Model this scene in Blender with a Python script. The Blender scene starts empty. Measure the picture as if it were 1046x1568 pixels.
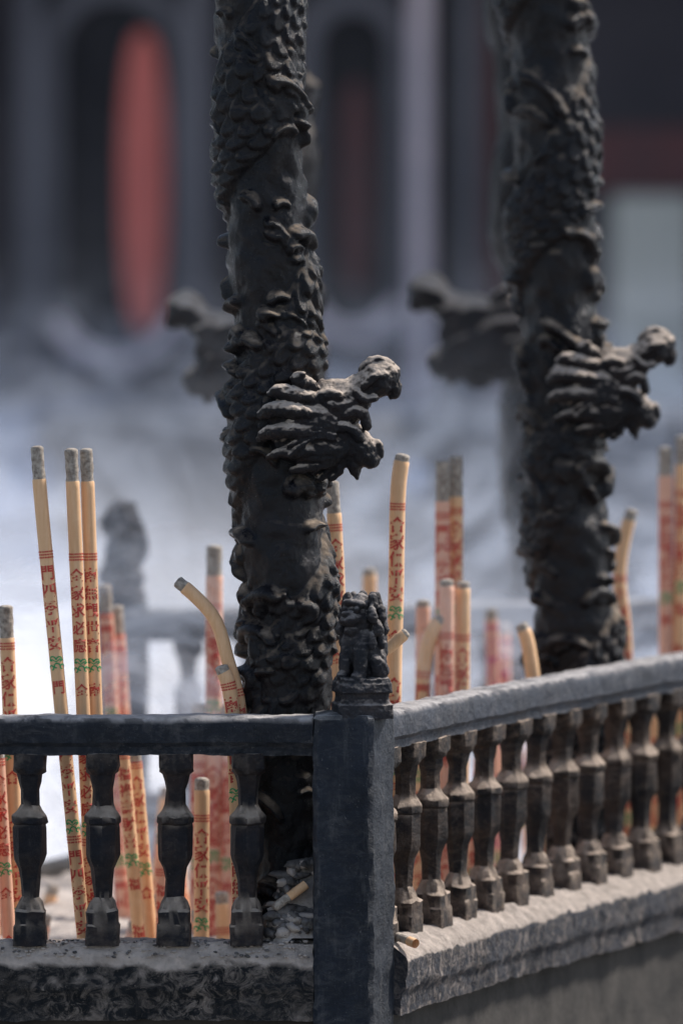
import bpy, bmesh, math, random
import numpy as np
from mathutils import Vector, noise, Matrix
random.seed(7); rng=np.random.RandomState(5)
scene=bpy.context.scene
col=scene.collection

# ------------------------------------------------------------------ helpers
def new_obj(name, verts, faces, mats=None, fmat=None, smooth=False, parent=None, split=None):
    me=bpy.data.meshes.new(name)
    me.from_pydata([tuple(v) for v in verts],[],[tuple(f) for f in faces])
    if mats:
        for m in mats: me.materials.append(m)
    if fmat is not None:
        me.polygons.foreach_set('material_index', list(fmat))
    me.polygons.foreach_set('use_smooth',[smooth]*len(me.polygons))
    me.update()
    ob=bpy.data.objects.new(name,me); col.objects.link(ob)
    if parent: ob.parent=parent
    if split:
        m=ob.modifiers.new('es','EDGE_SPLIT'); m.split_angle=math.radians(split)
    return ob
def empty(name):
    e=bpy.data.objects.new(name,None); e.empty_display_size=0.1; col.objects.link(e); return e
def box(x0,x1,y0,y1,z0,z1):
    v=[(x0,y0,z0),(x1,y0,z0),(x1,y1,z0),(x0,y1,z0),(x0,y0,z1),(x1,y0,z1),(x1,y1,z1),(x0,y1,z1)]
    f=[(3,2,1,0),(4,5,6,7),(0,1,5,4),(1,2,6,5),(2,3,7,6),(3,0,4,7)]
    return v,f
def bevel(ob,w,seg=2):
    m=ob.modifiers.new('bev','BEVEL'); m.width=w; m.segments=seg; m.limit_method='ANGLE'; m.angle_limit=math.radians(30)
def merge(parts):
    V=[];F=[];M=[]
    for v,f,m in parts:
        o=len(V); V+=list(v); F+=[tuple(i+o for i in q) for q in f]; M+=[m]*len(f)
    return V,F,M

# ------------------------------------------------------------------ materials
def mat(name):
    m=bpy.data.materials.new(name); m.use_nodes=True
    nt=m.node_tree; b=nt.nodes['Principled BSDF']
    return m,nt,b
def N(nt,t,**kw):
    n=nt.nodes.new(t)
    for k,v in kw.items(): setattr(n,k,v)
    return n
def noise_node(nt,vec,scale,detail=5,rough=.6,dist=0.):
    n=N(nt,'ShaderNodeTexNoise'); n.inputs['Scale'].default_value=scale; n.inputs['Detail'].default_value=detail
    n.inputs['Roughness'].default_value=rough; n.inputs['Distortion'].default_value=dist
    if vec is not None: nt.links.new(vec,n.inputs['Vector'])
    return n.outputs['Fac']
def rng_node(nt,src,a,b,c=0.,d=1.):
    n=N(nt,'ShaderNodeMapRange'); n.inputs[1].default_value=a; n.inputs[2].default_value=b
    n.inputs[3].default_value=c; n.inputs[4].default_value=d
    nt.links.new(src,n.inputs[0]); return n.outputs[0]
def mth(nt,op,a,b,clamp=False):
    n=N(nt,'ShaderNodeMath',operation=op); n.use_clamp=clamp
    for i,x in enumerate((a,b)):
        if isinstance(x,(int,float)): n.inputs[i].default_value=x
        else: nt.links.new(x,n.inputs[i])
    return n.outputs[0]
def mixc(nt,fac,a,b):
    n=N(nt,'ShaderNodeMix',data_type='RGBA')
    if isinstance(fac,(int,float)): n.inputs[0].default_value=fac
    else: nt.links.new(fac,n.inputs[0])
    for i,x in ((6,a),(7,b)):
        if isinstance(x,tuple): n.inputs[i].default_value=(*x,1)
        else: nt.links.new(x,n.inputs[i])
    return n.outputs[2]
def bump(nt,b,h,dist,strength=1.):
    n=N(nt,'ShaderNodeBump'); n.inputs['Distance'].default_value=dist; n.inputs['Strength'].default_value=strength
    nt.links.new(h,n.inputs['Height']); nt.links.new(n.outputs[0],b.inputs['Normal'])

def iron(name,base=(.008,.0095,.014),dust=(.50,.44,.40),amt=1.,lo=.25,hi=.8,rust=0.,streak=.25,speck=.3,edge=.5,cov=(.36,.58),rough=.5,spec=.5,bd=.0022,mottle=0.,mscale=(30,30,60)):
    m,nt,b=mat(name)
    tc=N(nt,'ShaderNodeTexCoord').outputs['Object']
    geo=N(nt,'ShaderNodeNewGeometry')
    sep=N(nt,'ShaderNodeSeparateXYZ'); nt.links.new(geo.outputs['Normal'],sep.inputs[0])
    up=rng_node(nt,sep.outputs['Z'],lo,hi)
    n1=rng_node(nt,noise_node(nt,tc,22,8,.7),cov[0],cov[1])
    d=mth(nt,'MULTIPLY',mth(nt,'MULTIPLY',up,n1),amt)
    sp=mth(nt,'MULTIPLY',rng_node(nt,noise_node(nt,tc,260,3,.6),.66,.76),speck)
    mp=N(nt,'ShaderNodeMapping'); mp.inputs['Scale'].default_value=(70,70,9); nt.links.new(tc,mp.inputs[0])
    st=mth(nt,'MULTIPLY',rng_node(nt,noise_node(nt,mp.outputs[0],1,6,.7),.54,.75),streak)
    ed=mth(nt,'MULTIPLY',mth(nt,'MULTIPLY',rng_node(nt,geo.outputs['Pointiness'],.53,.62),edge),rng_node(nt,noise_node(nt,tc,60,5,.7),.45,.6))
    f=mth(nt,'ADD',mth(nt,'ADD',d,sp,True),mth(nt,'ADD',st,ed,True),True)
    if mottle:
        mp2=N(nt,'ShaderNodeMapping'); mp2.inputs['Scale'].default_value=mscale; nt.links.new(tc,mp2.inputs[0])
        a=rng_node(nt,noise_node(nt,mp2.outputs[0],1,9,.78,1.2),.47,.60)
        c=rng_node(nt,noise_node(nt,tc,7,4,.6),.35,.65,.25,1)
        f=mth(nt,'ADD',f,mth(nt,'MULTIPLY',mth(nt,'MULTIPLY',a,c),mottle),True)
    big=rng_node(nt,noise_node(nt,tc,9,4,.6),.3,.7)
    c0=mixc(nt,big,base,tuple(x*2.0 for x in base))
    rn=mth(nt,'MULTIPLY',rng_node(nt,noise_node(nt,tc,14,6,.7),.42,.64),rust)
    c0=mixc(nt,rn,c0,(.15,.085,.05))
    dc=mixc(nt,rng_node(nt,noise_node(nt,tc,40,4,.6),.3,.7),dust,tuple(x*.55 for x in dust))
    nt.links.new(mixc(nt,f,c0,dc),b.inputs['Base Color'])
    nt.links.new(rng_node(nt,f,0,.4,rough,.95),b.inputs['Roughness'])
    nt.links.new(rng_node(nt,f,0,.4,spec,.1),b.inputs['Specular IOR Level'])
    h=mth(nt,'ADD',noise_node(nt,tc,180,6,.75),mth(nt,'MULTIPLY',noise_node(nt,tc,38,6,.7),2.))
    bump(nt,b,h,bd,.9)
    return m
def simple(name,c,c2=None,scale=20,rough=.8,bd=.001,bs=None):
    m,nt,b=mat(name)
    tc=N(nt,'ShaderNodeTexCoord').outputs['Object']
    n=noise_node(nt,tc,scale,7,.65)
    c2=c2 or tuple(x*.7 for x in c)
    nt.links.new(mixc(nt,rng_node(nt,n,.35,.65),c,c2),b.inputs['Base Color'])
    b.inputs['Roughness'].default_value=rough
    if bd: bump(nt,b,noise_node(nt,tc,bs or scale*3,6,.7),bd)
    return m

M_col=iron('cast_iron_relief',base=(.004,.0045,.0065),dust=(.52,.41,.31),amt=.9,lo=.22,hi=.85,rust=.05,streak=.0,speck=.12,edge=.0,cov=(.44,.64),rough=.26,spec=.28,bd=.0020)
M_head=iron('cast_iron_head',base=(.005,.0055,.008),dust=(.68,.57,.48),amt=1.1,lo=.16,hi=.58,rust=.08,streak=.0,speck=.12,edge=.0,cov=(.30,.46),rough=.30,spec=.24,bd=.0024)
M_fin=iron('cast_iron_finial',base=(.012,.014,.019),dust=(.50,.45,.42),amt=.8,lo=.15,hi=.7,rust=.12,streak=.0,speck=.25,edge=.0,cov=(.36,.56),rough=.5,spec=.25,bd=.0026,mottle=.12)
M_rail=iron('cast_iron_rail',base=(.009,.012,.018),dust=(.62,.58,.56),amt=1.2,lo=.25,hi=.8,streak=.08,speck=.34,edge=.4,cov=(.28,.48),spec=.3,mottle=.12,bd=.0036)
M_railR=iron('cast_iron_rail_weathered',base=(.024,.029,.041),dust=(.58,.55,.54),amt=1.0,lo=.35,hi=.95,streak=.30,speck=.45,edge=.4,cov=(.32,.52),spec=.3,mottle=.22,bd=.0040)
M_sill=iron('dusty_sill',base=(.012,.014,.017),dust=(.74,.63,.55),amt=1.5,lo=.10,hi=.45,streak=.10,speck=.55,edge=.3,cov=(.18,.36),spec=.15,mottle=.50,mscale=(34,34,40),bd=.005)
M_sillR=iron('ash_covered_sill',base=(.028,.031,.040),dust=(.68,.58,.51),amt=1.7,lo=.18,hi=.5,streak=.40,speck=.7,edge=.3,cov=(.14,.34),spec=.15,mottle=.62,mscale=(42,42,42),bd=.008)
M_bal=iron('baluster_iron',base=(.008,.009,.013),dust=(.54,.45,.37),amt=1.2,lo=.12,hi=.65,rust=.18,streak=.05,speck=.30,edge=.3,cov=(.28,.48),spec=.25,mottle=.08,bd=.0036)
M_balR=iron('baluster_iron_dusty',base=(.008,.008,.010),dust=(.58,.46,.37),amt=1.3,lo=.12,hi=.65,rust=.30,streak=.06,speck=.45,edge=.5,cov=(.28,.48),spec=.25,mottle=.24,bd=.0040)
M_post=iron('post_iron',base=(.012,.016,.024),dust=(.54,.52,.50),amt=.9,lo=.3,hi=.9,streak=.14,speck=.45,edge=.6,cov=(.36,.6),spec=.25,mottle=.12,bd=.0038)
M_body=simple('burner_body',(.07,.062,.055),(.025,.023,.022),9,.9,.003,60)
M_ash=simple('ash',(.66,.58,.52),(.40,.35,.32),14,1.,.006,90)
M_cinder=simple('cinder',(.26,.24,.23),(.04,.038,.038),30,1.,.003,140)

def incense_mat(name,c):
    m,nt,b=mat(name)
    tc=N(nt,'ShaderNodeTexCoord').outputs['Object']
    mp=N(nt,'ShaderNodeMapping'); mp.inputs['Scale'].default_value=(250,250,14); nt.links.new(tc,mp.inputs[0])
    n=noise_node(nt,mp.outputs[0],1,5,.7)
    n2=noise_node(nt,tc,45,4,.6)
    cc=mixc(nt,rng_node(nt,n,.3,.7),c,tuple(x*y for x,y in zip(c,(.88,.80,.70))))
    cc=mixc(nt,rng_node(nt,n2,.5,.8,0,.5),cc,tuple(min(1,x*1.06+.04) for x in c))
    nt.links.new(cc,b.inputs['Base Color']); b.inputs['Roughness'].default_value=.75
    bump(nt,b,n,.0008)
    return m
M_inc=incense_mat('incense_paste',(.94,.60,.35))
M_inc2=incense_mat('incense_paste_pink',(.93,.55,.41))
M_tip=simple('burnt_tip',(.60,.53,.45),(.22,.18,.15),140,1.,.0018,300)
M_red=simple('red_print',(.58,.040,.035),(.62,.10,.07),200,.7,0)
M_mag=simple('magenta_print',(.55,.04,.22),(.6,.1,.25),200,.7,0)
M_grn=simple('green_print',(.02,.32,.10),(.05,.40,.16),200,.7,0)

# ------------------------------------------------------------------ burner plan
ang0=math.radians(68.5)
A=Vector((.047,0))
def right_path(n_off,s0,s1,step):
    p=A.copy();s=0;ds=.004;out=[];nxt=s0
    while s<=s1+1e-6:
        a=ang0-math.radians(4.5)*min(s,3.6)/1.2
        t=Vector((math.cos(a),math.sin(a))); nn=Vector((t.y,-t.x))
        if s>=nxt-1e-6:
            out.append((p+nn*n_off,t,nn,s)); nxt+=step
        p=p+t*ds; s+=ds
    return out
def line_path(p0,p1,step):
    p0=Vector(p0);p1=Vector(p1);L=(p1-p0).length;t=(p1-p0)/L;nn=Vector((t.y,-t.x))
    n=max(1,int(L/step)); return [(p0+t*(L*i/n),t,nn,L*i/n) for i in range(n+1)]
def sweep(path,profile,jit=0.,sub=.006):
    pr=[]
    for i,(a,b) in enumerate(profile):
        c,d=profile[(i+1)%len(profile)]
        L=math.hypot(c-a,d-b); k=max(1,int(L/sub))
        for j in range(k): pr.append((a+(c-a)*j/k,b+(d-b)*j/k))
    V=[];F=[];n=len(pr)
    for (p,t,nn,s) in path:
        for (o,z) in pr:
            q=Vector((p.x+nn.x*o,p.y+nn.y*o,z))
            if jit:
                q+=Vector(noise.noise_vector(q*18))*jit*1.5+Vector(noise.noise_vector(q*55))*jit*.8+Vector(noise.noise_vector(q*130))*jit*.7
            V.append(q)
    for i in range(len(path)-1):
        for j in range(n):
            a=i*n+j;b=i*n+(j+1)%n
            F.append((a,b,b+n,a+n))
    F.append(tuple(range(n))[::-1]); F.append(tuple((len(path)-1)*n+j for j in range(n)))
    return V,F
TOP=[(-.066,.990),(-.062,.997),(-.056,1.0),(-.018,1.0),(-.011,.997),(-.007,.990),(-.006,.982),(-.006,.960),(-.013,.953),(-.014,.940),(-.058,.940),(-.059,.953),(-.066,.960)]
BOT=[(-.070,.650),(-.024,.648),(-.008,.630),(-.003,.618),(-.002,.611),(-.002,.578),(-.008,.568),(-.010,.53),(-.070,.53)]
BOTR=[(-.070,.645),(-.018,.645),(.004,.632),(.019,.620),(.022,.613),(.022,.572),(.015,.560),(.012,.53),(-.070,.53)]

def baluster_parts(cx,cy,rot,z0,z1,jit,sides=8):
    prof=[(0,.027),(.075,.0272),(.10,.024),(.115,.019),(.15,.017),(.19,.0145),(.27,.0145),(.30,.019),(.325,.025),(.335,.0265),(.362,.0265),(.372,.0235),(.39,.0245),
          (.53,.0245),(.56,.0225),(.60,.017),(.66,.0145),(.75,.0135),(.775,.018),(.81,.021),(.825,.0250),(.888,.0250),(.90,.0268),(1.0,.0272)]
    V=[];F=[]
    n=sides*4
    for (t,r) in prof:
        z=z1+(z0-z1)*t
        sq = 1.0 if (t<.09 or t>.82) else 0.
        for j in range(n):
            a=2*math.pi*j/n
            k=(a%(2*math.pi/sides))-math.pi/sides
            rp=r/max(.001,math.cos(k)) 
            q4=(abs(math.cos(a))**7+abs(math.sin(a))**7)**(-1/7)
            rr=(rp*(1-sq)+r*.95*q4*sq)*jit[0]
            x=math.cos(a+rot)*rr;y=math.sin(a+rot)*rr
            q=Vector((cx+x+jit[1]*(t-.5),cy+y,z))
            q+=Vector(noise.noise_vector(q*60))*.0026+Vector(noise.noise_vector(q*150))*.0010
            V.append(q)
    for i in range(len(prof)-1):
        for j in range(n):
            a=i*n+j;b=i*n+(j+1)%n
            F.append((a,a+n,b+n,b))
    F.append(tuple(range(n))); F.append(tuple((len(prof)-1)*n+j for j in range(n))[::-1])
    return V,F

fence=empty('incense_burner_railing')
def rail(name,path,prof,m,jit=.0011):
    v,f=sweep(path,prof,jit); return new_obj(name,v,f,[m],smooth=True,parent=fence,split=38)
D=(-1.3,0)
Lp=line_path(D,(-.043,0),.007)
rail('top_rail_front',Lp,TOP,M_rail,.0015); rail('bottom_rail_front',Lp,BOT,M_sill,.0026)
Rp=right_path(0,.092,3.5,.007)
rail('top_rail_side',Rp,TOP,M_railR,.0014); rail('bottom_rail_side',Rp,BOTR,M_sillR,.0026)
B=Rp[-1][0]; C=Vector((-.42,2.45))
Bp=line_path((B.x,B.y),(C.x,C.y),.05)
rail('top_rail_back',Bp,TOP,M_railR); rail('bottom_rail_back',Bp,BOT,M_sill,.002)
parts=[]
x=-.145
while x>-1.28:
    v,f=baluster_parts(x,.036,0,.645,.942,(random.uniform(.96,1.04),random.uniform(-.005,.005),0)); parts.append((v,f,0)); x-=.1115
V,F,Mi=merge(parts); new_obj('balusters_front',V,F,[M_bal],parent=fence,smooth=True,split=32)
parts=[]
for (p,t,nn,s) in right_path(-.036,.115,3.45,.1115):
    v,f=baluster_parts(p.x,p.y,math.atan2(t.y,t.x),.638,.942,(random.uniform(1.02,1.14),random.uniform(-.006,.006),0)); parts.append((v,f,0))
V,F,Mi=merge(parts); new_obj('balusters_side',V,F,[M_balR],parent=fence,smooth=True,split=32)
parts=[]
for (p,t,nn,s) in line_path((B.x,B.y),(C.x,C.y),.12)[1:-1]:
    q=p-nn*.036
    v,f=baluster_parts(q.x,q.y,math.atan2(t.y,t.x),.64,.942,(1,0,0)); parts.append((v,f,0))
V,F,Mi=merge(parts); new_obj('balusters_back',V,F,[M_bal],parent=fence,smooth=True,split=32)

def post(name,plan,z0,z1,m):
    n=len(plan);ks=90;V=[];F=[]
    pp=[]
    for i in range(n):
        a=Vector(plan[i]);b=Vector(plan[(i+1)%n])
        ch=min(.006,(b-a).length*.2); d=(b-a).normalized()
        a2=a+d*ch;b2=b-d*ch
        for j in range(13): pp.append(a2.lerp(b2,j/12))
    m_=len(pp)
    for k in range(ks+1):
        z=z0+(z1-z0)*k/ks
        for q in pp:
            v=Vector((q.x,q.y,z)); v+=Vector(noise.noise_vector(v*20))*.0030+Vector(noise.noise_vector(v*70))*.0022+Vector(noise.noise_vector(v*150))*.0010
            V.append(v)
    for k in range(ks):
        for j in range(m_):
            a=k*m_+j;b=k*m_+(j+1)%m_; F.append((a,b,b+m_,a+m_))
    c=Vector((sum(q.x for q in pp)/m_,sum(q.y for q in pp)/m_,0))
    base=ks*m_
    for (sc,dz) in ((.93,.006),(.6,.009)):
        o=len(V)
        for q in pp: V.append(Vector((c.x+(q.x-c.x)*sc,c.y+(q.y-c.y)*sc,z1+dz)))
        for j in range(m_):
            a=base+j;b=base+(j+1)%m_;F.append((a,b,o+(j+1)%m_,o+j))
        base=o
    F.append(tuple(base+j for j in range(m_)))
    return new_obj(name,V,F,[m],smooth=True,parent=fence,split=32)
t=Vector((math.cos(ang0),math.sin(ang0)))
plan=[(-.043,-.004),(.047,-.004),(.047+t.x*.098,t.y*.098),(-.043,t.y*.098)]
post('corner_post',plan,.30,.996,M_post)
def rect_plan(cx,cy,h): return [(cx-h,cy-h),(cx+h,cy-h),(cx+h,cy+h),(cx-h,cy+h)]
post('corner_post_back',rect_plan(C.x,C.y,.05),.30,1.01,M_post)
post('corner_post_far',rect_plan(B.x,B.y,.05),.30,1.01,M_post)
post('corner_post_front',rect_plan(D[0],.045,.05),.30,1.0,M_post)

def tube(pts,n=12):
    P=[Vector(p[:3]) for p in pts]; Rr=[p[3] for p in pts]
    out=[];k=5
    for i in range(len(P)-1):
        p0=P[max(0,i-1)];p1=P[i];p2=P[i+1];p3=P[min(len(P)-1,i+2)]
        for j in range(k):
            t=j/k
            q=.5*((2*p1)+(p2-p0)*t+(2*p0-5*p1+4*p2-p3)*t*t+(-p0+3*p1-3*p2+p3)*t**3)
            out.append((q,Rr[i]+(Rr[i+1]-Rr[i])*t))
    out.append((P[-1],Rr[-1]))
    T0=(out[1][0]-out[0][0]).normalized();T1=(out[-1][0]-out[-2][0]).normalized()
    r0=out[0][1];r1=out[-1][1]
    out=[(out[0][0]-T0*r0*.7,r0*.6)]+out+[(out[-1][0]+T1*r1*.7,r1*.6)]
    out=[(out[0][0]-T0*r0*.28,r0*.1)]+out+[(out[-1][0]+T1*r1*.28,r1*.1)]
    V=[];F=[];up=Vector((0.1,1,.05))
    for i,(q,r) in enumerate(out):
        a=out[max(0,i-1)][0];b=out[min(len(out)-1,i+1)][0]
        T=(b-a).normalized(); X=T.cross(up).normalized(); Y=X.cross(T)
        for j in range(n):
            an=2*math.pi*j/n; V.append(q+X*math.cos(an)*r+Y*math.sin(an)*r)
    for i in range(len(out)-1):
        for j in range(n):
            a=i*n+j;b=i*n+(j+1)%n;F.append((a,b,b+n,a+n))
    F.append(tuple(range(n))[::-1]);F.append(tuple((len(out)-1)*n+j for j in range(n)))
    return V,F
def remeshed(name,V,F,m,parent,vox,disp,nscale,loc):
    ob=new_obj(name,V,F,[m],smooth=True,parent=parent); ob.location=loc
    rm=ob.modifiers.new('r','REMESH'); rm.mode='VOXEL'; rm.voxel_size=vox; rm.use_smooth_shade=True
    if disp:
        tx=bpy.data.textures.new('hn','CLOUDS'); tx.noise_scale=nscale; tx.noise_depth=4
        dm=ob.modifiers.new('d','DISPLACE'); dm.texture=tx; dm.strength=disp; dm.mid_level=.5
    return ob

# small cast guardian-lion finial on the corner post (seated, on a stepped plinth); faces local -x
def lion_finial(name,cx,cy,z0,rot,vox=.0015):
    parts=[]
    def slab(h0,h1,a,b):
        n=24;V=[]
        for (h,r) in ((h0,a),(h1,b)):
            for j in range(n):
                t=2*math.pi*j/n; q=(abs(math.cos(t))**8+abs(math.sin(t))**8)**(-1/8)
                V.append(Vector((r*q*math.cos(t),r*q*math.sin(t),h)))
        F=[(j,(j+1)%n,n+(j+1)%n,n+j) for j in range(n)]+[tuple(range(n))[::-1],tuple(range(n,2*n))]
        c_,s_=math.cos(math.radians(12)-rot),math.sin(math.radians(12)-rot)
        V=[Vector((v.x*c_-v.y*s_,v.x*s_+v.y*c_,v.z)) for v in V]
        parts.append((V,F,0))
    slab(-.008,.014,.043,.043); slab(.012,.022,.039,.037); slab(.020,.034,.036,.039); slab(.032,.046,.043,.041); slab(.044,.054,.040,.038)
    T=[
      [(.014,0,.062,.028),(.012,0,.080,.030),(.0,0,.100,.027),(-.006,0,.118,.023)],
      [(-.010,-.013,.120,.013),(-.020,-.015,.095,.0110),(-.022,-.015,.060,.0105)],
      [(-.010,.013,.120,.013),(-.020,.015,.095,.0110),(-.022,.015,.060,.0105)],
      [(-.032,-.015,.057,.0085),(-.022,-.015,.057,.009)],[(-.032,.015,.057,.0085),(-.022,.015,.057,.009)],
      [(.014,-.024,.062,.016),(.002,-.027,.078,.013)],[(.014,.024,.062,.016),(.002,.027,.078,.013)],
      [(-.004,0,.136,.023),(-.008,0,.154,.022),(-.004,0,.170,.016)],
      [(-.020,-.007,.146,.011),(-.034,-.006,.143,.009)],[(-.020,.007,.146,.011),(-.034,.006,.143,.009)],
      [(-.032,-.004,.153,.0055),(-.036,.004,.153,.0055)],
      [(-.020,-.005,.128,.008),(-.031,-.004,.126,.0065)],[(-.020,.005,.128,.008),(-.031,.004,.126,.0065)],
      [(-.026,-.012,.160,.0058),(-.024,-.012,.161,.0058)],[(-.026,.012,.160,.0058),(-.024,.012,.161,.0058)],
      [(-.020,-.019,.168,.005),(-.026,-.006,.171,.005),(-.026,.006,.171,.005),(-.020,.019,.168,.005)],
      [(-.002,-.020,.170,.007),(.002,-.022,.180,.004)],[(-.002,.020,.170,.007),(.002,.022,.180,.004)],
      [(.026,0,.064,.012),(.040,0,.085,.012),(.040,0,.112,.012),(.034,0,.136,.010),(.030,0,.152,.006)],
    ]
    for k in range(4):
        h=.112+.020*k; rr=(.028,.031,.030,.022)[k]
        for j in range(6):
            a=-1.9+3.8*j/5+(.3 if k%2 else 0)
            T.append([(-.000+rr*math.cos(a),rr*math.sin(a),h+.007,.0070),(.0+(rr+.003)*math.cos(a),(rr+.003)*math.sin(a),h-.006,.0085)])
    for p in T:
        v,f=tube(p,10); parts.append((v,f,0))
    V,F,_=merge(parts)
    c,s=math.cos(rot),math.sin(rot)
    W=[(v.x*c-v.y*s,v.x*s+v.y*c,v.z) for v in V]
    return remeshed(name,W,F,M_fin,fence,vox,.0060,.012,(cx,cy,z0))
lion_finial('lion_finial',.032,.045,1.004,math.radians(48))
lion_finial('lion_finial_back',C.x,C.y,1.02,0,.004); lion_finial('lion_finial_far',B.x,B.y,1.02,0,.004)

# body walls under railing, floor of basin, legs
burner=empty('incense_burner_basin')
def wall(name,path,z0,z1,o0,o1):
    v,f=sweep(path,[(o0,z0),(o0,z1),(o1,z1),(o1,z0)],.002,.2); return new_obj(name,v,f,[M_body],parent=burner)
wall('wall_front',line_path(D,(-.043,0),.05),.16,.531,-.07,-.03)
wall('wall_side',right_path(0,.09,3.5,.05),.16,.531,-.07,-.012)
wall('wall_back',Bp,.16,.531,-.07,-.02)
wall('wall_left',line_path((C.x,C.y),D,.05),.16,.56,-.07,-.02)
poly=[D]+[(-.02,.0)]+[(p.x,p.y) for (p,_,_,_) in right_path(-.03,.1,3.5,.2)]+[(C.x,C.y)]
V=[(x,y,z) for z in (.12,.2) for (x,y) in poly]; n=len(poly)
F=[tuple(range(n))[::-1],tuple(range(n,2*n))]+[(i,(i+1)%n,n+(i+1)%n,n+i) for i in range(n)]
new_obj('basin_floor',V,F,[M_body],parent=burner)
parts=[]
for (lx_,ly_) in ((0,.12),(-1.15,.15),(-.4,2.2),(B.x-.15,B.y-.15)):
    v,f=box(lx_-.09,lx_+.09,ly_-.0,ly_+.18,0.004,.13); parts.append((v,f,0))
V,F,_=merge(parts); bevel(new_obj('legs',V,F,[M_body],parent=burner),.02,3)

# ash bed
def inside(x,y):
    c=False;j=len(poly)-1
    for i in range(len(poly)):
        xi,yi=poly[i];xj,yj=poly[j]
        if (yi>y)!=(yj>y) and x<(xj-xi)*(y-yi)/(yj-yi)+xi: c=not c
        j=i
    return c
def ash_z(x,y):
    z=.535+.02*noise.noise(Vector((x*3,y*3,0)))+.018*noise.noise(Vector((x*12,y*12,1)))+.010*noise.noise(Vector((x*45,y*45,2)))
    z+=.17*math.exp(-((x+.065)/.065)**2-((y-.09)/.06)**2)
    z+=.06*math.exp(-((y-.05)/.05)**2)
    fx=A.x+y/math.tan(math.radians(67))
    z+=.085*math.exp(-((x-fx+.06)/.07)**2)
    if y<.07: z=min(z,.655+ (y-.03))
    return z
V=[];F=[];idx={}
xs=np.arange(-1.3,1.9,.012); ys=np.arange(.03,3.3,.012)
for i,x in enumerate(xs):
    for j,y in enumerate(ys):
        if inside(x,y): idx[(i,j)]=len(V); V.append((x,y,ash_z(x,y)))
for (i,j) in list(idx):
    q=[(i,j),(i+1,j),(i+1,j+1),(i,j+1)]
    if all(k in idx for k in q): F.append([idx[k] for k in q])
new_obj('ash_bed',V,F,[M_ash],smooth=True)
parts=[]
def chunk(c,r,elong=1.):
    bm=bmesh.new(); bmesh.ops.create_icosphere(bm,subdivisions=2,radius=1)
    R=Matrix.Rotation(random.random()*6,3,'Z')@Matrix.Rotation(random.random()*6,3,'X')
    sd=random.random()*50
    vs=[]
    for v in bm.verts:
        k=v.co*(1+.45*noise.noise(v.co*1.6+Vector((sd,0,0)))+.25*noise.noise(v.co*4+Vector((sd,3,0))))
        k=Vector((k.x*elong,k.y*.7,k.z*.6))*r
        vs.append(R@k+Vector(c))
    fs=[[v.index for v in f.verts] for f in bm.faces]; bm.free()
    return vs,fs
for _ in range(650):
    if random.random()<.7: x=random.gauss(-.08,.045);y=abs(random.gauss(.05,.04))+.035
    else: x=random.uniform(-.6,.02);y=random.uniform(.04,.6)
    if not inside(x,y): continue
    r=random.uniform(.003,.014)
    v,f=chunk((x,y,ash_z(x,y)+r*.3),r,random.choice((1,1,1.8,2.6))); parts.append((v,f,random.choice((0,0,0,1))))
for (p,t_,nn,s) in right_path(-.03,.1,2.2,.004):
    for _ in range(4):
        o=random.uniform(-.03,.022); r=random.uniform(.0010,.0036)
        v,f=chunk((p.x+nn.x*o,p.y+nn.y*o,.645-max(0,(o+.016))*.60),r,1.3); parts.append((v,f,random.choice((0,1,1,1,1))))
for _ in range(420):
    x=random.uniform(-.6,-.045); r=random.uniform(.0010,.0036); o=random.uniform(.004,.05)
    v,f=chunk((x,o,.650-max(0,.024-o)*1.1),r,1.3); parts.append((v,f,random.choice((0,1,1))))
V,F,Mi=merge(parts); new_obj('cinder_debris',V,F,[M_cinder,M_ash],Mi,smooth=True)

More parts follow.
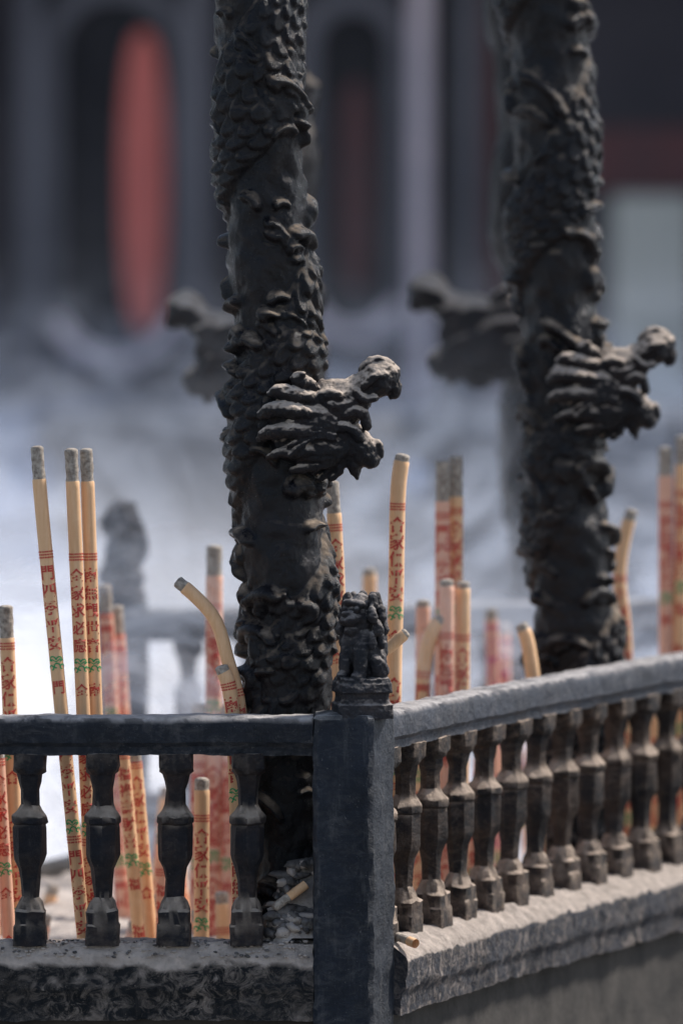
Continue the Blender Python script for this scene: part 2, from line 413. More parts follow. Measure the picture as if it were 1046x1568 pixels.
# ------------------------------------------------------------------ dragon columns
def dragon_column(name,axis,R,seed,nu=240,dz=.0026,z0=.52,z1=2.75,nf=235):
    rs=np.random.RandomState(seed)
    nz=int((z1-z0)/dz)
    th=np.linspace(0,2*np.pi,nu,endpoint=False); zz=np.linspace(z0,z1,nz)
    T,Z=np.meshgrid(th,zz); U=T*R; P=2*np.pi*R
    H=np.zeros_like(T)
    pitch=.46; hw=.074
    ph=rs.uniform(0,pitch)
    slope=math.atan2(pitch,P)
    dd=(Z-ph-pitch*T/(2*np.pi)+.016*np.sin(Z*19+seed)+pitch/2)%pitch-pitch/2
    d=dd*math.cos(slope)
    along=(U*math.cos(slope)+Z*math.sin(slope))
    body=np.sqrt(np.clip(1-(d/hw)**2,0,1))
    H+=.013*body
    # rows of overlapping scales on the dragon's coiled body
    lane=np.floor(d/.028+.5); fr=(d/.028+.5-lane)-.5
    row=along/.031-1.0*np.abs(d/hw)**1.6
    r2=row+.5*(lane%2)-1.5*fr**2
    f=r2-np.floor(r2)
    H+=np.where(body>.15,.0105*(1-np.clip(f,0,1))**.7*np.clip(f*9,0,1)*np.clip(1-(2*fr)**4*.7,0,1),0)
    for k in range(nf):
        u0=rs.uniform(0,P); zc=rs.uniform(z0,z1)
        dc=(zc-ph-pitch*(u0/R)/(2*np.pi)+pitch/2)%pitch-pitch/2
        if abs(dc)*math.cos(slope)<hw*.6 and rs.rand()<.72: continue
        big=rs.rand()
        r=rs.uniform(.012,.022)+.020*(big>.55); w=rs.uniform(.0070,.0105)+.005*(big>.55); h=rs.uniform(.012,.018)+.006*(big>.55)
        ph_=rs.normal(math.pi/2+.15,.5); span=rs.uniform(.8,1.7)
        sk=rs.uniform(-.7,.2); fl=rs.uniform(1.3,2.1)
        du=(U-u0+P/2)%P-P/2; dv=(Z-zc-sk*du)*fl
        i0=max(0,int((zc-.07-z0)/dz)); i1=min(nz,int((zc+.07-z0)/dz))
        if i1<=i0: continue
        a=du[i0:i1];b=dv[i0:i1]
        rho=np.hypot(a,b); an=(np.arctan2(b,a)-ph_+np.pi)%(2*np.pi)-np.pi
        e1=np.hypot(a-r*math.cos(ph_+span),b-r*math.sin(ph_+span)); e2=np.hypot(a-r*math.cos(ph_-span),b-r*math.sin(ph_-span))
        dist=np.where(np.abs(an)<span,np.abs(rho-r),np.minimum(e1,e2))
        wl=w*(1.5-1.0*np.abs(an)/np.pi)
        prof=h*np.clip(1-(dist/wl)**2,0,1)**.6
        if rs.rand()<.7:
            d2=np.where(np.abs(an)<span*.7,np.abs(rho-r*.42),1.)
            prof=np.maximum(prof,.7*h*np.clip(1-(d2/(w*.8))**2,0,1)**.6)
        inr=(prof>0)
        foot=(rho<r+wl)
        loc=np.where(foot,np.minimum(H[i0:i1],.006+.35*H[i0:i1]),H[i0:i1])
        H[i0:i1]=np.where(inr,np.maximum(loc*.7,prof+.25*loc),loc)
    H=np.minimum(H,.034)
    V=np.empty((nz,nu,3))
    for i in range(nz):
        z=zz[i]; ax,ay=axis(z)
        for j in range(nu):
            c=math.cos(th[j]);s=math.sin(th[j])
            q=Vector((c*.07,s*.07,z+seed))
            n0=noise.noise(q*4.5+Vector((7,0,0)))
            n1=noise.noise(q*11); n2=noise.noise(q*38); n3=noise.noise(q*120)
            amp=1.0+.5*n0
            r=R*.80+H[i,j]*amp+.010*n1+.0055*n2+.0014*n3
            V[i,j]=(ax+c*r,ay+s*r,z+.008*n1)
    r_=V.copy()
    r_=(r_*2+np.roll(r_,1,1)+np.roll(r_,-1,1))/4
    s2=r_.copy(); s2[1:-1]=(r_[1:-1]*2+r_[2:]+r_[:-2])/4; r_=s2
    V=r_.reshape(-1,3)
    F=[]
    for i in range(nz-1):
        o=i*nu
        for j in range(nu):
            j2=(j+1)%nu; F.append((o+j,o+j2,o+nu+j2,o+nu+j))
    F.append(tuple((nz-1)*nu+j for j in range(nu)))
    return new_obj(name,V.tolist(),F,[M_col],smooth=True)
def interp(tab):
    zs=[t[0] for t in tab]; xs_=[t[1] for t in tab]
    return lambda z: float(np.interp(z,zs,xs_))
lx=interp([(.5,-.078),(1.0,-.082),(1.2,-.088),(1.5,-.100),(1.8,-.117),(2.1,-.133),(2.8,-.16)])
rx=interp([(.5,.412),(.98,.404),(1.2,.392),(1.46,.378),(1.8,.364),(2.13,.349),(2.8,.32)])
def grp(name,ob):
    e=empty(name); ob.parent=e; return e
colL=grp('dragon_column',dragon_column('column_relief',lambda z:(lx(z),.16),.077,3))
colR=grp('dragon_column',dragon_column('column_relief',lambda z:(rx(z),1.2),.082,11))
colF1=grp('dragon_column',dragon_column('column_relief',lambda z:(-.10-.03*(z-1),3.0-.62),.085,21,70,.01,nf=120))
colF2=grp('dragon_column',dragon_column('column_relief',lambda z:(.40-.03*(z-1),2.9),.085,31,70,.01,nf=120))

def dragon_head(parent,ox,oy,oz,mirror=1,scale=1.,fine=True,rz=0):
    T=[
     [(-.07,.03,-.005,.044),(-.02,.0,.004,.046),(.015,-.01,.018,.040),(.040,-.012,.028,.033)],
     [(-.070,-.020,.010,.034),(-.030,-.026,.0,.036),(.005,-.018,-.010,.034)],
     [(-.060,-.018,-.040,.026),(-.020,-.022,-.046,.030),(.010,-.014,-.046,.032)],
     [(.0,-.01,.028,.034),(.035,-.012,.036,.028),(.060,-.012,.048,.025),(.080,-.012,.060,.0290),(.086,-.012,.064,.0285)],
     [(.058,-.010,.076,.009),(.074,-.010,.088,.010),(.092,-.010,.085,.010),(.106,-.010,.070,.010)],
     [(.100,-.012,.062,.012),(.107,-.012,.044,.010),(.100,-.012,.034,.006)],
     [(.060,-.038,.050,.006),(.072,-.040,.064,.007),(.088,-.036,.068,.007)],
     [(.045,-.038,.042,.006),(.058,-.040,.030,.007),(.076,-.036,.032,.006)],
     [(.060,.014,.048,.006),(.072,.015,.062,.007)],
     [(-.03,.0,-.040,.040),(.005,-.008,-.040,.036),(.030,-.01,-.034,.030)],
     [(.020,-.012,-.020,.028),(.042,-.012,-.036,.027),(.056,-.012,-.052,.025),(.064,-.012,-.060,.021)],
     [(.040,-.012,-.060,.018),(.044,-.012,-.078,.012),(.047,-.012,-.090,.005)],
     [(.060,-.012,-.040,.013),(.076,-.012,-.042,.010),(.082,-.012,-.054,.008)],
     [(.026,-.036,.006,.011),(.044,-.038,.012,.010),(.058,-.034,.004,.009),(.062,-.03,-.012,.007)],
     [(.020,-.040,-.012,.010),(.038,-.038,-.016,.009),(.050,-.036,-.030,.008)],
     [(-.008,-.040,.034,.010),(.008,-.045,.038,.009),(.024,-.040,.032,.007)],
     [(.006,-.044,.022,.0085),(.010,-.046,.022,.0085)],
     [(-.020,-.030,.048,.010),(-.036,-.046,.058,.013),(-.044,-.05,.062,.013),(-.038,-.056,.070,.007)],
     [(-.016,-.038,.030,.010),(-.048,-.056,.038,.012),(-.072,-.058,.044,.012),(-.085,-.050,.040,.008)],
     [(-.010,-.042,.004,.009),(-.046,-.062,.013,.0120),(-.080,-.062,.016,.013),(-.100,-.048,.008,.009)],
     [(-.008,-.042,-.024,.008),(-.046,-.058,-.018,.0115),(-.082,-.058,-.018,.0125),(-.102,-.044,-.028,.008)],
     [(.0,-.036,-.050,.009),(-.040,-.048,-.050,.0105),(-.070,-.046,-.052,.009),(-.090,-.034,-.060,.005)],
     [(.010,-.030,-.066,.008),(-.024,-.034,-.074,.009),(-.052,-.030,-.080,.006)],
     [(.026,-.018,-.062,.009),(.018,-.016,-.082,.007),(.006,-.014,-.094,.004)],
     [(.010,-.016,-.064,.010),(.000,-.014,-.084,.007),(-.012,-.012,-.094,.004)],
     [(-.010,-.012,-.066,.011),(-.020,-.010,-.082,.008)],
    ]
    for i in range(4):
        a=.4-i*.42
        x0,z0_=.012,-.010-.007*i
        T.append([(x0,-.046,z0_,.0036),(-.020,-.056,-.012+.022*math.sin(a),.0042),(-.052-.008*math.cos(a),-.058,-.022+.045*math.sin(a),.0036)])
    parts=[]
    for pts in T:
        v,f=tube(pts); parts.append((v,f,0))
    V,F,_=merge(parts)
    c,s=math.cos(rz),math.sin(rz)
    W=[]
    for v in V:
        x,y,z=v.x*scale,v.y*scale,v.z*scale
        x,y=(x*c-y*s)*mirror,(x*s+y*c)
        W.append((x,y,z))
    if mirror<0: F=[tuple(reversed(q)) for q in F]
    return remeshed('dragon_head',W,F,M_head,parent,.0019 if fine else .008,.0075,.014,(ox,oy,oz))
dragon_head(colL,-.023,.115,1.455)
dragon_head(colR,.455,1.15,1.474)
dragon_head(colF1,-.20,2.33,1.50,-1,1.15,False)
dragon_head(colF2,.27,2.85,1.52,-1,1.2,False)

# ------------------------------------------------------------------ incense
glyph_cache={}
def glyph(ch):
    if ch in glyph_cache: return glyph_cache[ch]
    cu=bpy.data.curves.new('g','FONT'); cu.body=ch; cu.size=1; cu.resolution_u=2; cu.align_x='LEFT'
    cu.offset=.020
    ob=bpy.data.objects.new('g',cu); col.objects.link(ob)
    dg=bpy.context.evaluated_depsgraph_get(); me=bpy.data.meshes.new_from_object(ob.evaluated_get(dg))
    vs=np.array([v.co[:2] for v in me.vertices]) if len(me.vertices) else np.zeros((0,2))
    fs=[tuple(p.vertices) for p in me.polygons]
    bpy.data.objects.remove(ob); bpy.data.curves.remove(cu); bpy.data.meshes.remove(me)
    if len(vs):
        mn=vs.min(0);mx=vs.max(0); vs=(vs-(mn+mx)/2)/max((mx-mn).max(),1e-6)
    glyph_cache[ch]=(vs,fs); return vs,fs
TXT=['門四季平安','全家求必應','南無觀世音','合家保平安','福祿壽財喜']
def stick(pts,r=.0108,tip=.052,txt=0,paste=None,prints=True,red=None,name='incense_stick',first=.165,face=0.):
    paste=paste or M_inc; red=red or M_red
    P=[Vector(p) for p in pts]
    dense=[];k=10 if len(P)>2 else 60
    for i in range(len(P)-1):
        p0=P[max(0,i-1)];p1=P[i];p2=P[i+1];p3=P[min(len(P)-1,i+2)]
        for j in range(k):
            t=j/k; dense.append(.5*((2*p1)+(p2-p0)*t+(2*p0-5*p1+4*p2-p3)*t*t+(-p0+3*p1-3*p2+p3)*t**3))
    dense.append(P[-1])
    S=[0]
    for i in range(1,len(dense)): S.append(S[-1]+(dense[i]-dense[i-1]).length)
    L=S[-1]; DX=np.array([list(p) for p in dense])
    def at(s): return Vector([np.interp(s,S,DX[:,i]) for i in range(3)])
    def frame(s):
        T=(at(min(s+.004,L))-at(max(s-.004,0))).normalized()
        front=Vector((math.sin(face),-math.cos(face),0)); front=(front-T*front.dot(T)).normalized()
        sd=front.cross(T)
        if sd.x<0: sd=-sd
        return T,front,sd
    V=[];F=[];MI=[];n=20
    sd0=random.random()*99
    ss=[0,.0012,.003]+list(np.arange(.006,tip,.004))+[tip-.0005,tip+.0012]+list(np.arange(tip+.01,L,.016))+[L]
    for i,s in enumerate(ss):
        T,fr,si=frame(s); c=at(s)
        rr=r
        if s<tip: rr=r*(.92+.07*noise.noise(Vector((s*120,sd0,0))))
        if i==0: rr=r*.45
        if i==1: rr=r*.75
        for j in range(n):
            a=2*math.pi*j/n
            q=rr*(1+(.09*noise.noise(Vector((math.cos(a),math.sin(a)*1.3,s*150+sd0))) if s<tip else .02*noise.noise(Vector((a,s*30,sd0)))))
            V.append(c+si*math.sin(a)*q+fr*math.cos(a)*q)
    for i in range(len(ss)-1):
        m=1 if ss[i+1]<=tip else 0
        for j in range(n):
            a=i*n+j;b=i*n+(j+1)%n;F.append((a,b,b+n,a+n));MI.append(m)
    F.append(tuple(range(n))[::-1]);MI.append(1)
    def put(vs,fs,s0,m,scale=1.,sx=1.):
        o=len(V)
        for (x,y) in vs:
            s=s0-y*scale
            T,fr,si=frame(s);c=at(s);a=x*scale*sx/r
            V.append(c+(si*math.sin(a)+fr*math.cos(a))*(r*1.035+.0003))
        for f in fs: F.append(tuple(i+o for i in f));MI.append(m)
    def strip(poly_,w,s0,m):
        vs=[];fs=[]
        for i,(x,y) in enumerate(poly_):
            a=poly_[max(0,i-1)];b=poly_[min(len(poly_)-1,i+1)]
            dx,dy=b[0]-a[0],b[1]-a[1];l=math.hypot(dx,dy) or 1
            vs+=[(x-dy/l*w/2,y+dx/l*w/2),(x+dy/l*w/2,y-dx/l*w/2)]
        for i in range(len(poly_)-1): fs.append((2*i,2*i+1,2*i+3,2*i+2))
        put(vs,fs,s0,m)
    if prints:
        s=first; text=TXT[txt%len(TXT)]; cyc=0
        while s<L-.05:
            if cyc%2==0:
                for k_ in range(3):
                    for j in range(9):
                        x0=-.016+.0036*j+random.uniform(-.0004,.0004)
                        strip([(x0,0),(x0+.0028,0)],.0023,s+.0045*k_,2)
                s+=.019
            for ch in text:
                vs,fs=glyph(ch)
                sc=r*2*1.05
                if s>L-.04: break
                put([tuple(v) for v in vs],fs,s+.014,2,sc,1.0); s+=.0275
            s+=.004
            if s<L-.05:
                for cx,cy,q in ((-.006,.004,1),(.006,.003,-1),(0,-.007,1),(-.008,-.010,-1),(.009,-.009,1)):
                    pl=[(cx+q*(.0060-.0005*i)*math.cos(i*.6),cy+(.0060-.0005*i)*math.sin(i*.6)) for i in range(9)]
                    strip(pl,.0021,s+.012,3)
                strip([(-.012,0),(-.006,.002),(0,-.002),(.006,.002),(.012,0)],.0018,s+.010,3)
            s+=.030; cyc+=1
            if cyc%2==1:
                s+=.010
                vs,fs=glyph(text[0])
                if s<L-.04: put([tuple(v) for v in vs],fs,s+.012,2,r*1.9,.95)
                s+=.075
    return new_obj(name,V,F,[paste,M_tip,red,M_grn],MI,smooth=True)

stick([(-.473,.15,1.4105),(-.462,.15,1.27),(-.401,.15,.632),(-.392,.15,.55)],txt=0)
stick([(-.421,.17,1.406),(-.387,.17,.632),(-.383,.17,.55)],txt=1)
stick([(-.398,.19,1.405),(-.372,.19,.632),(-.369,.19,.55)],txt=2)
stick([(-.530,.30,1.152),(-.508,.30,.56)],txt=3,first=.06,r=.012)
stick([(-.545,.28,.96),(-.521,.28,.56)],txt=1,paste=M_inc2,first=.05)
stick([(-.552,.26,1.02),(-.548,.26,.56)],txt=2,paste=M_inc2,first=.05)
stick([(-.411,1.3,1.12),(-.379,1.3,.53)],r=.013,txt=0,paste=M_inc2,first=.05)
stick([(-.392,1.35,1.08),(-.362,1.35,.53)],r=.013,txt=0,paste=M_inc2,first=.05)
stick([(-.357,.5,.95),(-.323,.5,.56)],txt=4,first=.05)
stick([(-.338,.55,.93),(-.306,.55,.56)],txt=3,first=.05)
for i,(x,z) in enumerate(((-.242,.93),(-.216,1.20),(-.190,.93))):
    stick([(x,1.1,z),(x-.004,1.1,.5)],r=.0145,txt=i,paste=M_inc2,first=.10)
stick([(-.256,.12,1.202),(-.226,.12,1.177),(-.195,.12,1.140),(-.177,.12,1.081),(-.157,.12,.995),(-.145,.12,.79),(-.140,.12,.60)],r=.0105,tip=.016,txt=2,first=.2)
stick([(-.187,.10,1.072),(-.168,.10,.985),(-.156,.10,.60)],r=.0115,tip=.012,txt=2,first=.03)
stick([(-.015,.38,1.345),(-.006,.38,1.177),(-.007,.38,1.07),(-.010,.38,.55)],r=.0118,txt=1,first=.07)
stick([(-.004,.5,1.10),(-.007,.5,.55)],r=.0118,txt=1,first=.03,red=M_mag)
stick([(.098,.4,1.387),(.090,.4,1.325),(.087,.4,1.174),(.083,.4,.987),(.08,.4,.55)],r=.0125,tip=.012,txt=3,first=.08)
for i,(x,y,z) in enumerate(((.172,1.1,1.345),(.195,1.12,1.352),(.176,.9,1.155),(.203,.92,1.15),(.14,1.2,1.10),(.05,1.6,1.13))):
    stick([(x,y,z),(x-.003,y,.5)],r=.0125,txt=i,tip=.012 if z<1.2 else .07,first=.09,paste=M_inc if i%2 else M_inc2)
stick([(.172,.9,1.090),(.150,.9,1.06),(.135,.9,.96),(.13,.9,.55)],r=.0125,tip=.012,txt=0,first=.1)
stick([(.103,.2,1.117),(.075,.2,1.092),(-.0,.2,1.02),(-.03,.2,.7)],r=.0095,tip=.006,prints=False)
stick([(.512,1.5,1.240),(.497,1.5,1.183),(.490,1.5,1.110),(.502,1.5,.964),(.5,1.5,.5)],r=.0118,tip=.02,txt=1,first=.12)
stick([(.585,1.8,1.337),(.590,1.8,.5)],r=.0135,txt=2,first=.1,paste=M_inc2)
stick([(.616,1.8,1.357),(.608,1.8,.5)],r=.0135,txt=4,first=.1)
stick([(.302,1.0,1.073),(.316,1.0,1.03),(.328,1.0,.9),(.335,1.0,.5)],r=.012,tip=.012,txt=2,first=.1)
stick([(.275,2.0,1.03),(.29,2.0,.5)],r=.012,txt=3,paste=M_inc2,red=M_mag,tip=.02,first=.03)
stick([(.30,2.05,1.0),(.305,2.05,.5)],r=.012,txt=1,paste=M_inc2,red=M_mag,tip=.02,first=.03)
for i in range(50):
    y=random.uniform(.35,2.5)
    xr=A.x+y/math.tan(math.radians(67))-.12
    x=random.uniform(-.35,xr)
    if i%3==0: x=random.uniform(-.6,-.1); y=random.uniform(.7,1.9)
    z=random.uniform(.70,.90)
    if not inside(x,y): continue
    if i%3==0: z=random.uniform(.56,.70)
    stick([(x,y,z),(x+random.uniform(-.03,.03),y,.5)],r=random.uniform(.010,.0125),txt=i,tip=.02,first=.06,paste=random.choice((M_inc,M_inc,M_inc2)))
for (a,b) in (((-.105,.045,.70),(-.055,.06,.735)),((-.05,.10,.66),(-.12,.16,.69)),((-.50,.25,.60),(-.38,.3,.575)),((.085,.12,.648),(.115,.085,.640)),((-.30,.3,.57),(-.21,.22,.6))):
    stick([a,b],r=.0075,prints=False,tip=.03)

# ------------------------------------------------------------------ ground
def ground_mat(name,c1,c2):
    m,nt,b=mat(name); tc=N(nt,'ShaderNodeTexCoord').outputs['Object']
    br=N(nt,'ShaderNodeTexBrick'); nt.links.new(tc,br.inputs['Vector']); br.inputs['Scale'].default_value=1.2
    br.inputs['Color1'].default_value=(*c1,1);br.inputs['Color2'].default_value=(*c2,1);br.inputs['Mortar'].default_value=(*[x*.6 for x in c2],1);br.inputs['Mortar Size'].default_value=.012
    nt.links.new(mixc(nt,rng_node(nt,noise_node(nt,tc,1.5,6,.6),.3,.7,0,.3),br.outputs[0],tuple(x*.7 for x in c1)),b.inputs['Base Color']); b.inputs['Roughness'].default_value=.85
    return m
new_obj('ground',[(-120,-60,0),(120,-60,0),(120,160,0),(-120,160,0)],[(0,1,2,3)],[ground_mat('granite_paving',(.58,.60,.64),(.48,.5,.55))])
new_obj('bounce_cut_ground',[(-9,-14,.004),(9,-14,.004),(9,3.9,.004),(-9,3.9,.004)],[(0,1,2,3)],[ground_mat('bounce_cut_dark',(.16,.15,.14),(.12,.115,.11))])  # unseen dark ground, added to cut light bouncing up onto the columns

# ------------------------------------------------------------------ temple hall
temple=empty('temple_hall')
M_wall=simple('slate_wall',(.036,.031,.040),(.019,.018,.027),2,.9,.004,20)
M_stone=simple('grey_stone',(.17,.165,.19),(.09,.09,.11),1.2,.9,.004,20)
M_step=simple('step_stone',(.13,.16,.25),(.06,.08,.14),1.6,.9,.004,20)
M_stoneL=simple('pale_stone',(.74,.62,.67),(.56,.50,.56),3,.9,.004,20)
M_redp=simple('vermilion_paint',(.88,.20,.16),(.80,.17,.14),4,.6,0)
M_dred=simple('dark_red_paint',(.11,.022,.024),(.07,.018,.022),4,.7,0)
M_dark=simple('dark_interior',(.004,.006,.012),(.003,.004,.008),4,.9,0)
M_cream=simple('cream_plaster',(.55,.54,.48),(.42,.42,.38),2,.9,0)
M_tile=simple('roof_tile',(.05,.055,.06),(.03,.03,.035),6,.8,.01,20)
TY=18.
def tb(name,x0,x1,y0,y1,z0,z1,m,bw=.01):
    v,f=box(x0,x1,y0,y1,z0,z1); ob=new_obj(name,v,f,[m],parent=temple); bevel(ob,bw); return ob
def stadium(cx,cz,hw,hh,n=14,lens=False):
    pts=[]
    if lens:
        for i in range(4*n):
            a=2*math.pi*i/(4*n); pts.append((cx+hw*math.copysign(abs(math.cos(a))**.7,math.cos(a)),cz+hh*math.sin(a)))
        return pts
    for i in range(2*n+1):
        a=math.pi*i/(2*n); pts.append((cx+hw*math.cos(a),cz+(hh-hw)+hw*math.sin(a)))
    for i in range(2*n+1):
        a=math.pi+math.pi*i/(2*n); pts.append((cx+hw*math.cos(a),cz-(hh-hw)+hw*math.sin(a)))
    return pts
def ring(name,cx,cz,hw,hh,th,y0,y1,m):
    a=stadium(cx,cz,hw,hh);b=stadium(cx,cz,hw+th,hh+th);n=len(a)
    V=[(x,y0,z) for x,z in a]+[(x,y0,z) for x,z in b]+[(x,y1,z) for x,z in a]+[(x,y1,z) for x,z in b]
    F=[]
    for i in range(n):
        j=(i+1)%n
        F+=[(i,n+i,n+j,j),(i,j,2*n+j,2*n+i),(n+i,3*n+i,3*n+j,n+j)]
    return new_obj(name,V,F,[m],parent=temple)
def disc(name,pts,y,m):
    n=len(pts); V=[(x,y,z) for x,z in pts]; return new_obj(name,V,[tuple(range(n))],[m],parent=temple)
tb('main_wall',-9,9,TY,TY+.4,.80,5.5,M_wall)
for k,(cx,hw,top) in enumerate(((-.96,.235,2.55),(.05,.15,2.5),(-2.6,.235,2.5),(2.4,.2,2.5))):
    zb=1.05 if k!=1 else 1.16
    cz=(zb+top)/2; hh=(top-zb)/2
    ring('window_surround',cx,cz,hw,hh,.09,TY-.14,TY-.004,M_stone)
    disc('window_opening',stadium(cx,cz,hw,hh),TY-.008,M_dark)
    n=12;V=[];F=[]
    for i in range(n+1):
        a=math.pi*1.12+math.pi*.78*i/n
        for rr,yy in ((hw,TY-.20),(hw+.07,TY-.20),(hw+.07,TY-.141),(hw,TY-.141)):
            V.append((cx+rr*math.cos(a),yy,cz-(hh-hw)+rr*math.sin(a)))
    for i in range(n):
        for j in range(4):
            F.append((i*4+j,i*4+(j+1)%4,i*4+4+(j+1)%4,i*4+4+j))
    new_obj('window_sill',V,F,[M_stoneL],parent=temple)
disc('red_door_leaf',stadium(-.845,1.77,.100,.64,lens=True),TY-.03,M_redp)
disc('red_door_leaf_inner',stadium(.06,1.75,.07,.45,lens=True),TY-.03,M_dred)
for (x,w,m) in ((-1.32,.05,M_stone),(-.62,.05,M_stone),(.335,.045,M_stoneL),(.535,.035,M_stone),(-2.1,.06,M_stone),(-3.2,.08,M_stone),(2.0,.08,M_stone)):
    tb('pilaster',x-w,x+w,TY-.22,TY-.002,.83,4.2,m)
tb('door_panel',.60,.78,TY-.08,TY-.003,.83,3.9,M_dred)
tb('lattice_band',1.02,1.9,TY-.10,TY-.003,1.72,2.0,M_dred)
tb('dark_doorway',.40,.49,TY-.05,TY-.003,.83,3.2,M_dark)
tb('cream_pillar',1.12,1.46,TY-.9,TY-.55,.3,1.72,M_cream,.04)
zs=[0,.15,.30,.45,.60,.72,.82]
for i in range(6):
    tb('step',-9,9,TY-2.6+.38*i,TY+.4,zs[i]+.003,zs[i+1],M_step,.015)
V=[(-10,TY-2.4,3.6),(10,TY-2.4,3.6),(10,TY+3,6.4),(-10,TY+3,6.4),(-10,TY-2.4,3.75),(10,TY-2.4,3.75),(10,TY+3,6.6),(-10,TY+3,6.6)]
new_obj('roof',V,[(3,2,1,0),(4,5,6,7),(0,1,5,4),(1,2,6,5),(2,3,7,6),(3,0,4,7)],[M_tile],parent=temple)
M_db=simple('dark_bronze',(.03,.045,.075),(.02,.028,.045),10,.7,.004)
def urn(name,cx,cy,s):
    prof=[(.0,.30),(.05,.30),(.08,.2),(.2,.16),(.3,.3),(.5,.42),(.62,.40),(.66,.45),(.72,.45),(.74,.4)]
    n=24;V=[];F=[]
    for h,r in prof:
        for j in range(n):
            a=2*math.pi*j/n;V.append((cx+r*s*math.cos(a),cy+r*s*math.sin(a),h*s+.004))
    for i in range(len(prof)-1):
        for j in range(n):
            a=i*n+j;b=i*n+(j+1)%n;F.append((a,b,b+n,a+n))
    F.append(tuple((len(prof)-1)*n+j for j in range(n)))
    return new_obj(name,V,F,[M_db],smooth=True)
urn('bronze_urn',.30,7.5,1.25)
urn('bronze_urn',.85,9.5,1.5)
urn('bronze_urn',-.35,11,1.4)

# ------------------------------------------------------------------ smoke
def smoke_mat(name,scale,lo,hi,amax,c,n0=.36,n1=.66,base=.2,x0=.15,x1=.85,zfade=0.,stretch=1.5,rot=.45):
    m=bpy.data.materials.new(name); m.use_nodes=True; nt=m.node_tree; nt.nodes.clear()
    out=N(nt,'ShaderNodeOutputMaterial'); tr=N(nt,'ShaderNodeBsdfTransparent'); d=N(nt,'ShaderNodeBsdfDiffuse'); tl=N(nt,'ShaderNodeBsdfTranslucent')
    d.inputs[0].default_value=(*c,1); tl.inputs[0].default_value=(*c,1)
    mx=N(nt,'ShaderNodeMixShader'); mx.inputs[0].default_value=.75; nt.links.new(d.outputs[0],mx.inputs[1]); nt.links.new(tl.outputs[0],mx.inputs[2])
    tc=N(nt,'ShaderNodeTexCoord'); mp=N(nt,'ShaderNodeMapping'); mp.inputs['Scale'].default_value=(scale,scale,scale*stretch); mp.inputs['Rotation'].default_value=(0,rot,0)
    nt.links.new(tc.outputs['Object'],mp.inputs[0])
    n=N(nt,'ShaderNodeTexNoise'); n.inputs['Scale'].default_value=1; n.inputs['Detail'].default_value=5; n.inputs['Roughness'].default_value=.58; n.inputs['Distortion'].default_value=2.0
    nt.links.new(mp.outputs[0],n.inputs['Vector'])
    f=rng_node(nt,n.outputs['Fac'],n0,n1)
    g=N(nt,'ShaderNodeSeparateXYZ'); nt.links.new(tc.outputs['Generated'],g.inputs[0])
    top=rng_node(nt,g.outputs['Z'],lo,hi,1,0)
    top=mth(nt,'MULTIPLY',top,top)
    if zfade: top=mth(nt,'MULTIPLY',top,rng_node(nt,g.outputs['Z'],.0,zfade))
    e=mth(nt,'MULTIPLY',rng_node(nt,g.outputs['X'],0,x0),rng_node(nt,g.outputs['X'],x1,1,1,0))
    al=mth(nt,'MULTIPLY',mth(nt,'MULTIPLY',mth(nt,'ADD',mth(nt,'MULTIPLY',f,1-base),base),top),mth(nt,'MULTIPLY',e,amax))
    ms=N(nt,'ShaderNodeMixShader'); nt.links.new(al,ms.inputs[0]); nt.links.new(tr.outputs[0],ms.inputs[1]); nt.links.new(mx.outputs[0],ms.inputs[2])
    nt.links.new(ms.outputs[0],out.inputs[0])
    return m
smoke=empty('incense_smoke')
def sheet(y,x0,x1,z0,z1,m,tilt,sd,amp=.2):
    nx,nz=40,24;V=[];F=[]
    for i in range(nx+1):
        for j in range(nz+1):
            x=x0+(x1-x0)*i/nx;z=z0+(z1-z0)*j/nz
            V.append((x,y+tilt*(z-z0)+amp*noise.noise(Vector((x*.8+sd,z*.8,sd))),z))
    for i in range(nx):
        for j in range(nz):
            a=i*(nz+1)+j;F.append((a,a+nz+1,a+nz+2,a+1))
    new_obj('smoke_layer',V,F,[m],smooth=True,parent=smoke)
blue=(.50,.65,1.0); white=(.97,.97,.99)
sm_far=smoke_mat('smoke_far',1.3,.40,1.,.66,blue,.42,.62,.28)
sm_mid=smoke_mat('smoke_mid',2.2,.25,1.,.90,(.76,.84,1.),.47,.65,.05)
sm_left=smoke_mat('smoke_bright',1.2,.50,1.,1.,white,.30,.6,.66,.15,.55)
sm_in=smoke_mat('smoke_in_basin',2.8,.22,1.,.72,(.76,.84,1.),.40,.64,.25,.12,.9)
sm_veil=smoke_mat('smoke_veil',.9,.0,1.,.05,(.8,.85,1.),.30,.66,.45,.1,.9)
sm_wisp=smoke_mat('smoke_wisp',3.0,.35,1.,.55,(.88,.92,1.),.46,.66,.0,.2,.7,.35,.8,.9)
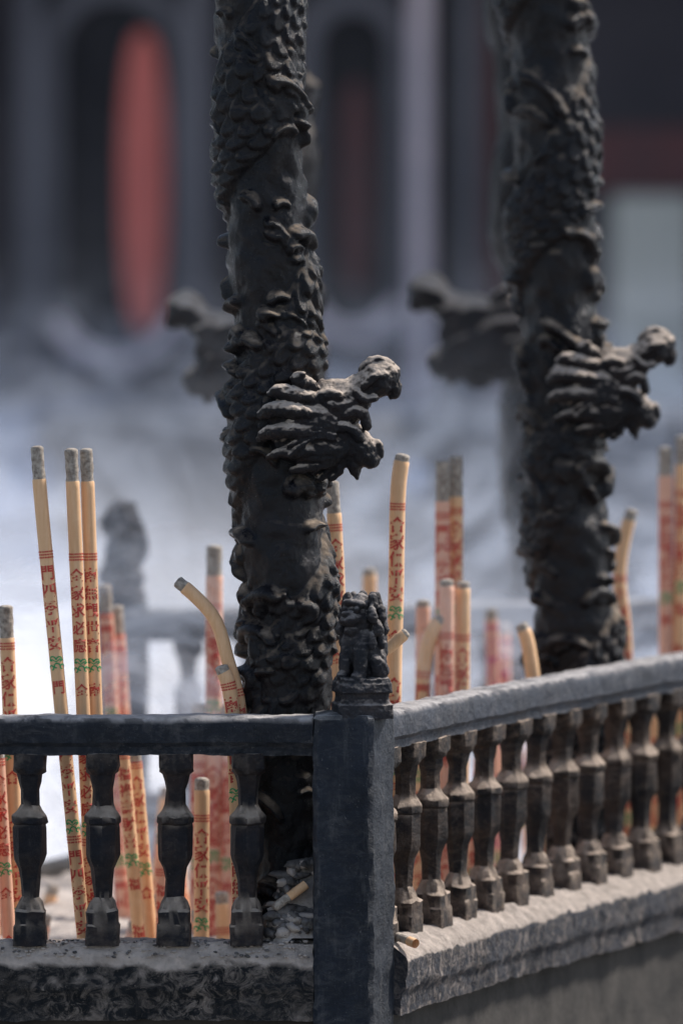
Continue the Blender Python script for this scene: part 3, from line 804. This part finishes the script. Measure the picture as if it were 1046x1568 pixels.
sheet(13.,-5,5,.02,1.50,sm_far,-.4,9.)
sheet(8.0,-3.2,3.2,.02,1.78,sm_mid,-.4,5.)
sheet(4.3,-2.0,.55,.02,1.50,sm_left,-.4,14.)
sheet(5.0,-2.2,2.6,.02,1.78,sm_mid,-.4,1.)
sheet(2.15,-.62,.86,.52,1.68,sm_in,-.25,21.)
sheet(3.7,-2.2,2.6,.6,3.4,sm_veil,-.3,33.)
sheet(.80,-.80,.27,.62,1.75,sm_wisp,-.10,47.,.05)

# ------------------------------------------------------------------ light & camera
w=bpy.data.worlds.new('World'); scene.world=w; w.use_nodes=True; nt=w.node_tree
bg=nt.nodes['Background']; sky=nt.nodes.new('ShaderNodeTexSky'); sky.sky_type='NISHITA'; sky.sun_disc=False
EL=math.radians(50); AZ=math.radians(62)
sky.sun_elevation=EL; sky.sun_rotation=AZ
hs=nt.nodes.new('ShaderNodeHueSaturation'); hs.inputs['Saturation'].default_value=.80
nt.links.new(sky.outputs[0],hs.inputs['Color']); nt.links.new(hs.outputs[0],bg.inputs[0]); bg.inputs[1].default_value=.14
sd=bpy.data.lights.new('sun','SUN'); sd.energy=5.0; sd.angle=math.radians(8); sd.color=(1,.94,.87)
so=bpy.data.objects.new('sun',sd); col.objects.link(so)
dirv=Vector((math.sin(AZ)*math.cos(EL),math.cos(AZ)*math.cos(EL),math.sin(EL)))
so.rotation_euler=dirv.to_track_quat('Z','Y').to_euler(); so.location=(5,0,8)

cam=bpy.data.cameras.new('camera'); co=bpy.data.objects.new('camera',cam); col.objects.link(co)
cam.sensor_fit='VERTICAL'; cam.sensor_height=36; cam.sensor_width=24; cam.lens=229.6
co.location=(0,-10,1.85); co.rotation_euler=(math.radians(90-3.06),0,0)
cam.clip_start=.1; cam.clip_end=500
cam.dof.use_dof=True; cam.dof.focus_distance=10.08; cam.dof.aperture_fstop=229.6/90
scene.camera=co
scene.view_settings.view_transform='Standard'
try: scene.view_settings.look='None'
except: pass
scene.view_settings.exposure=0
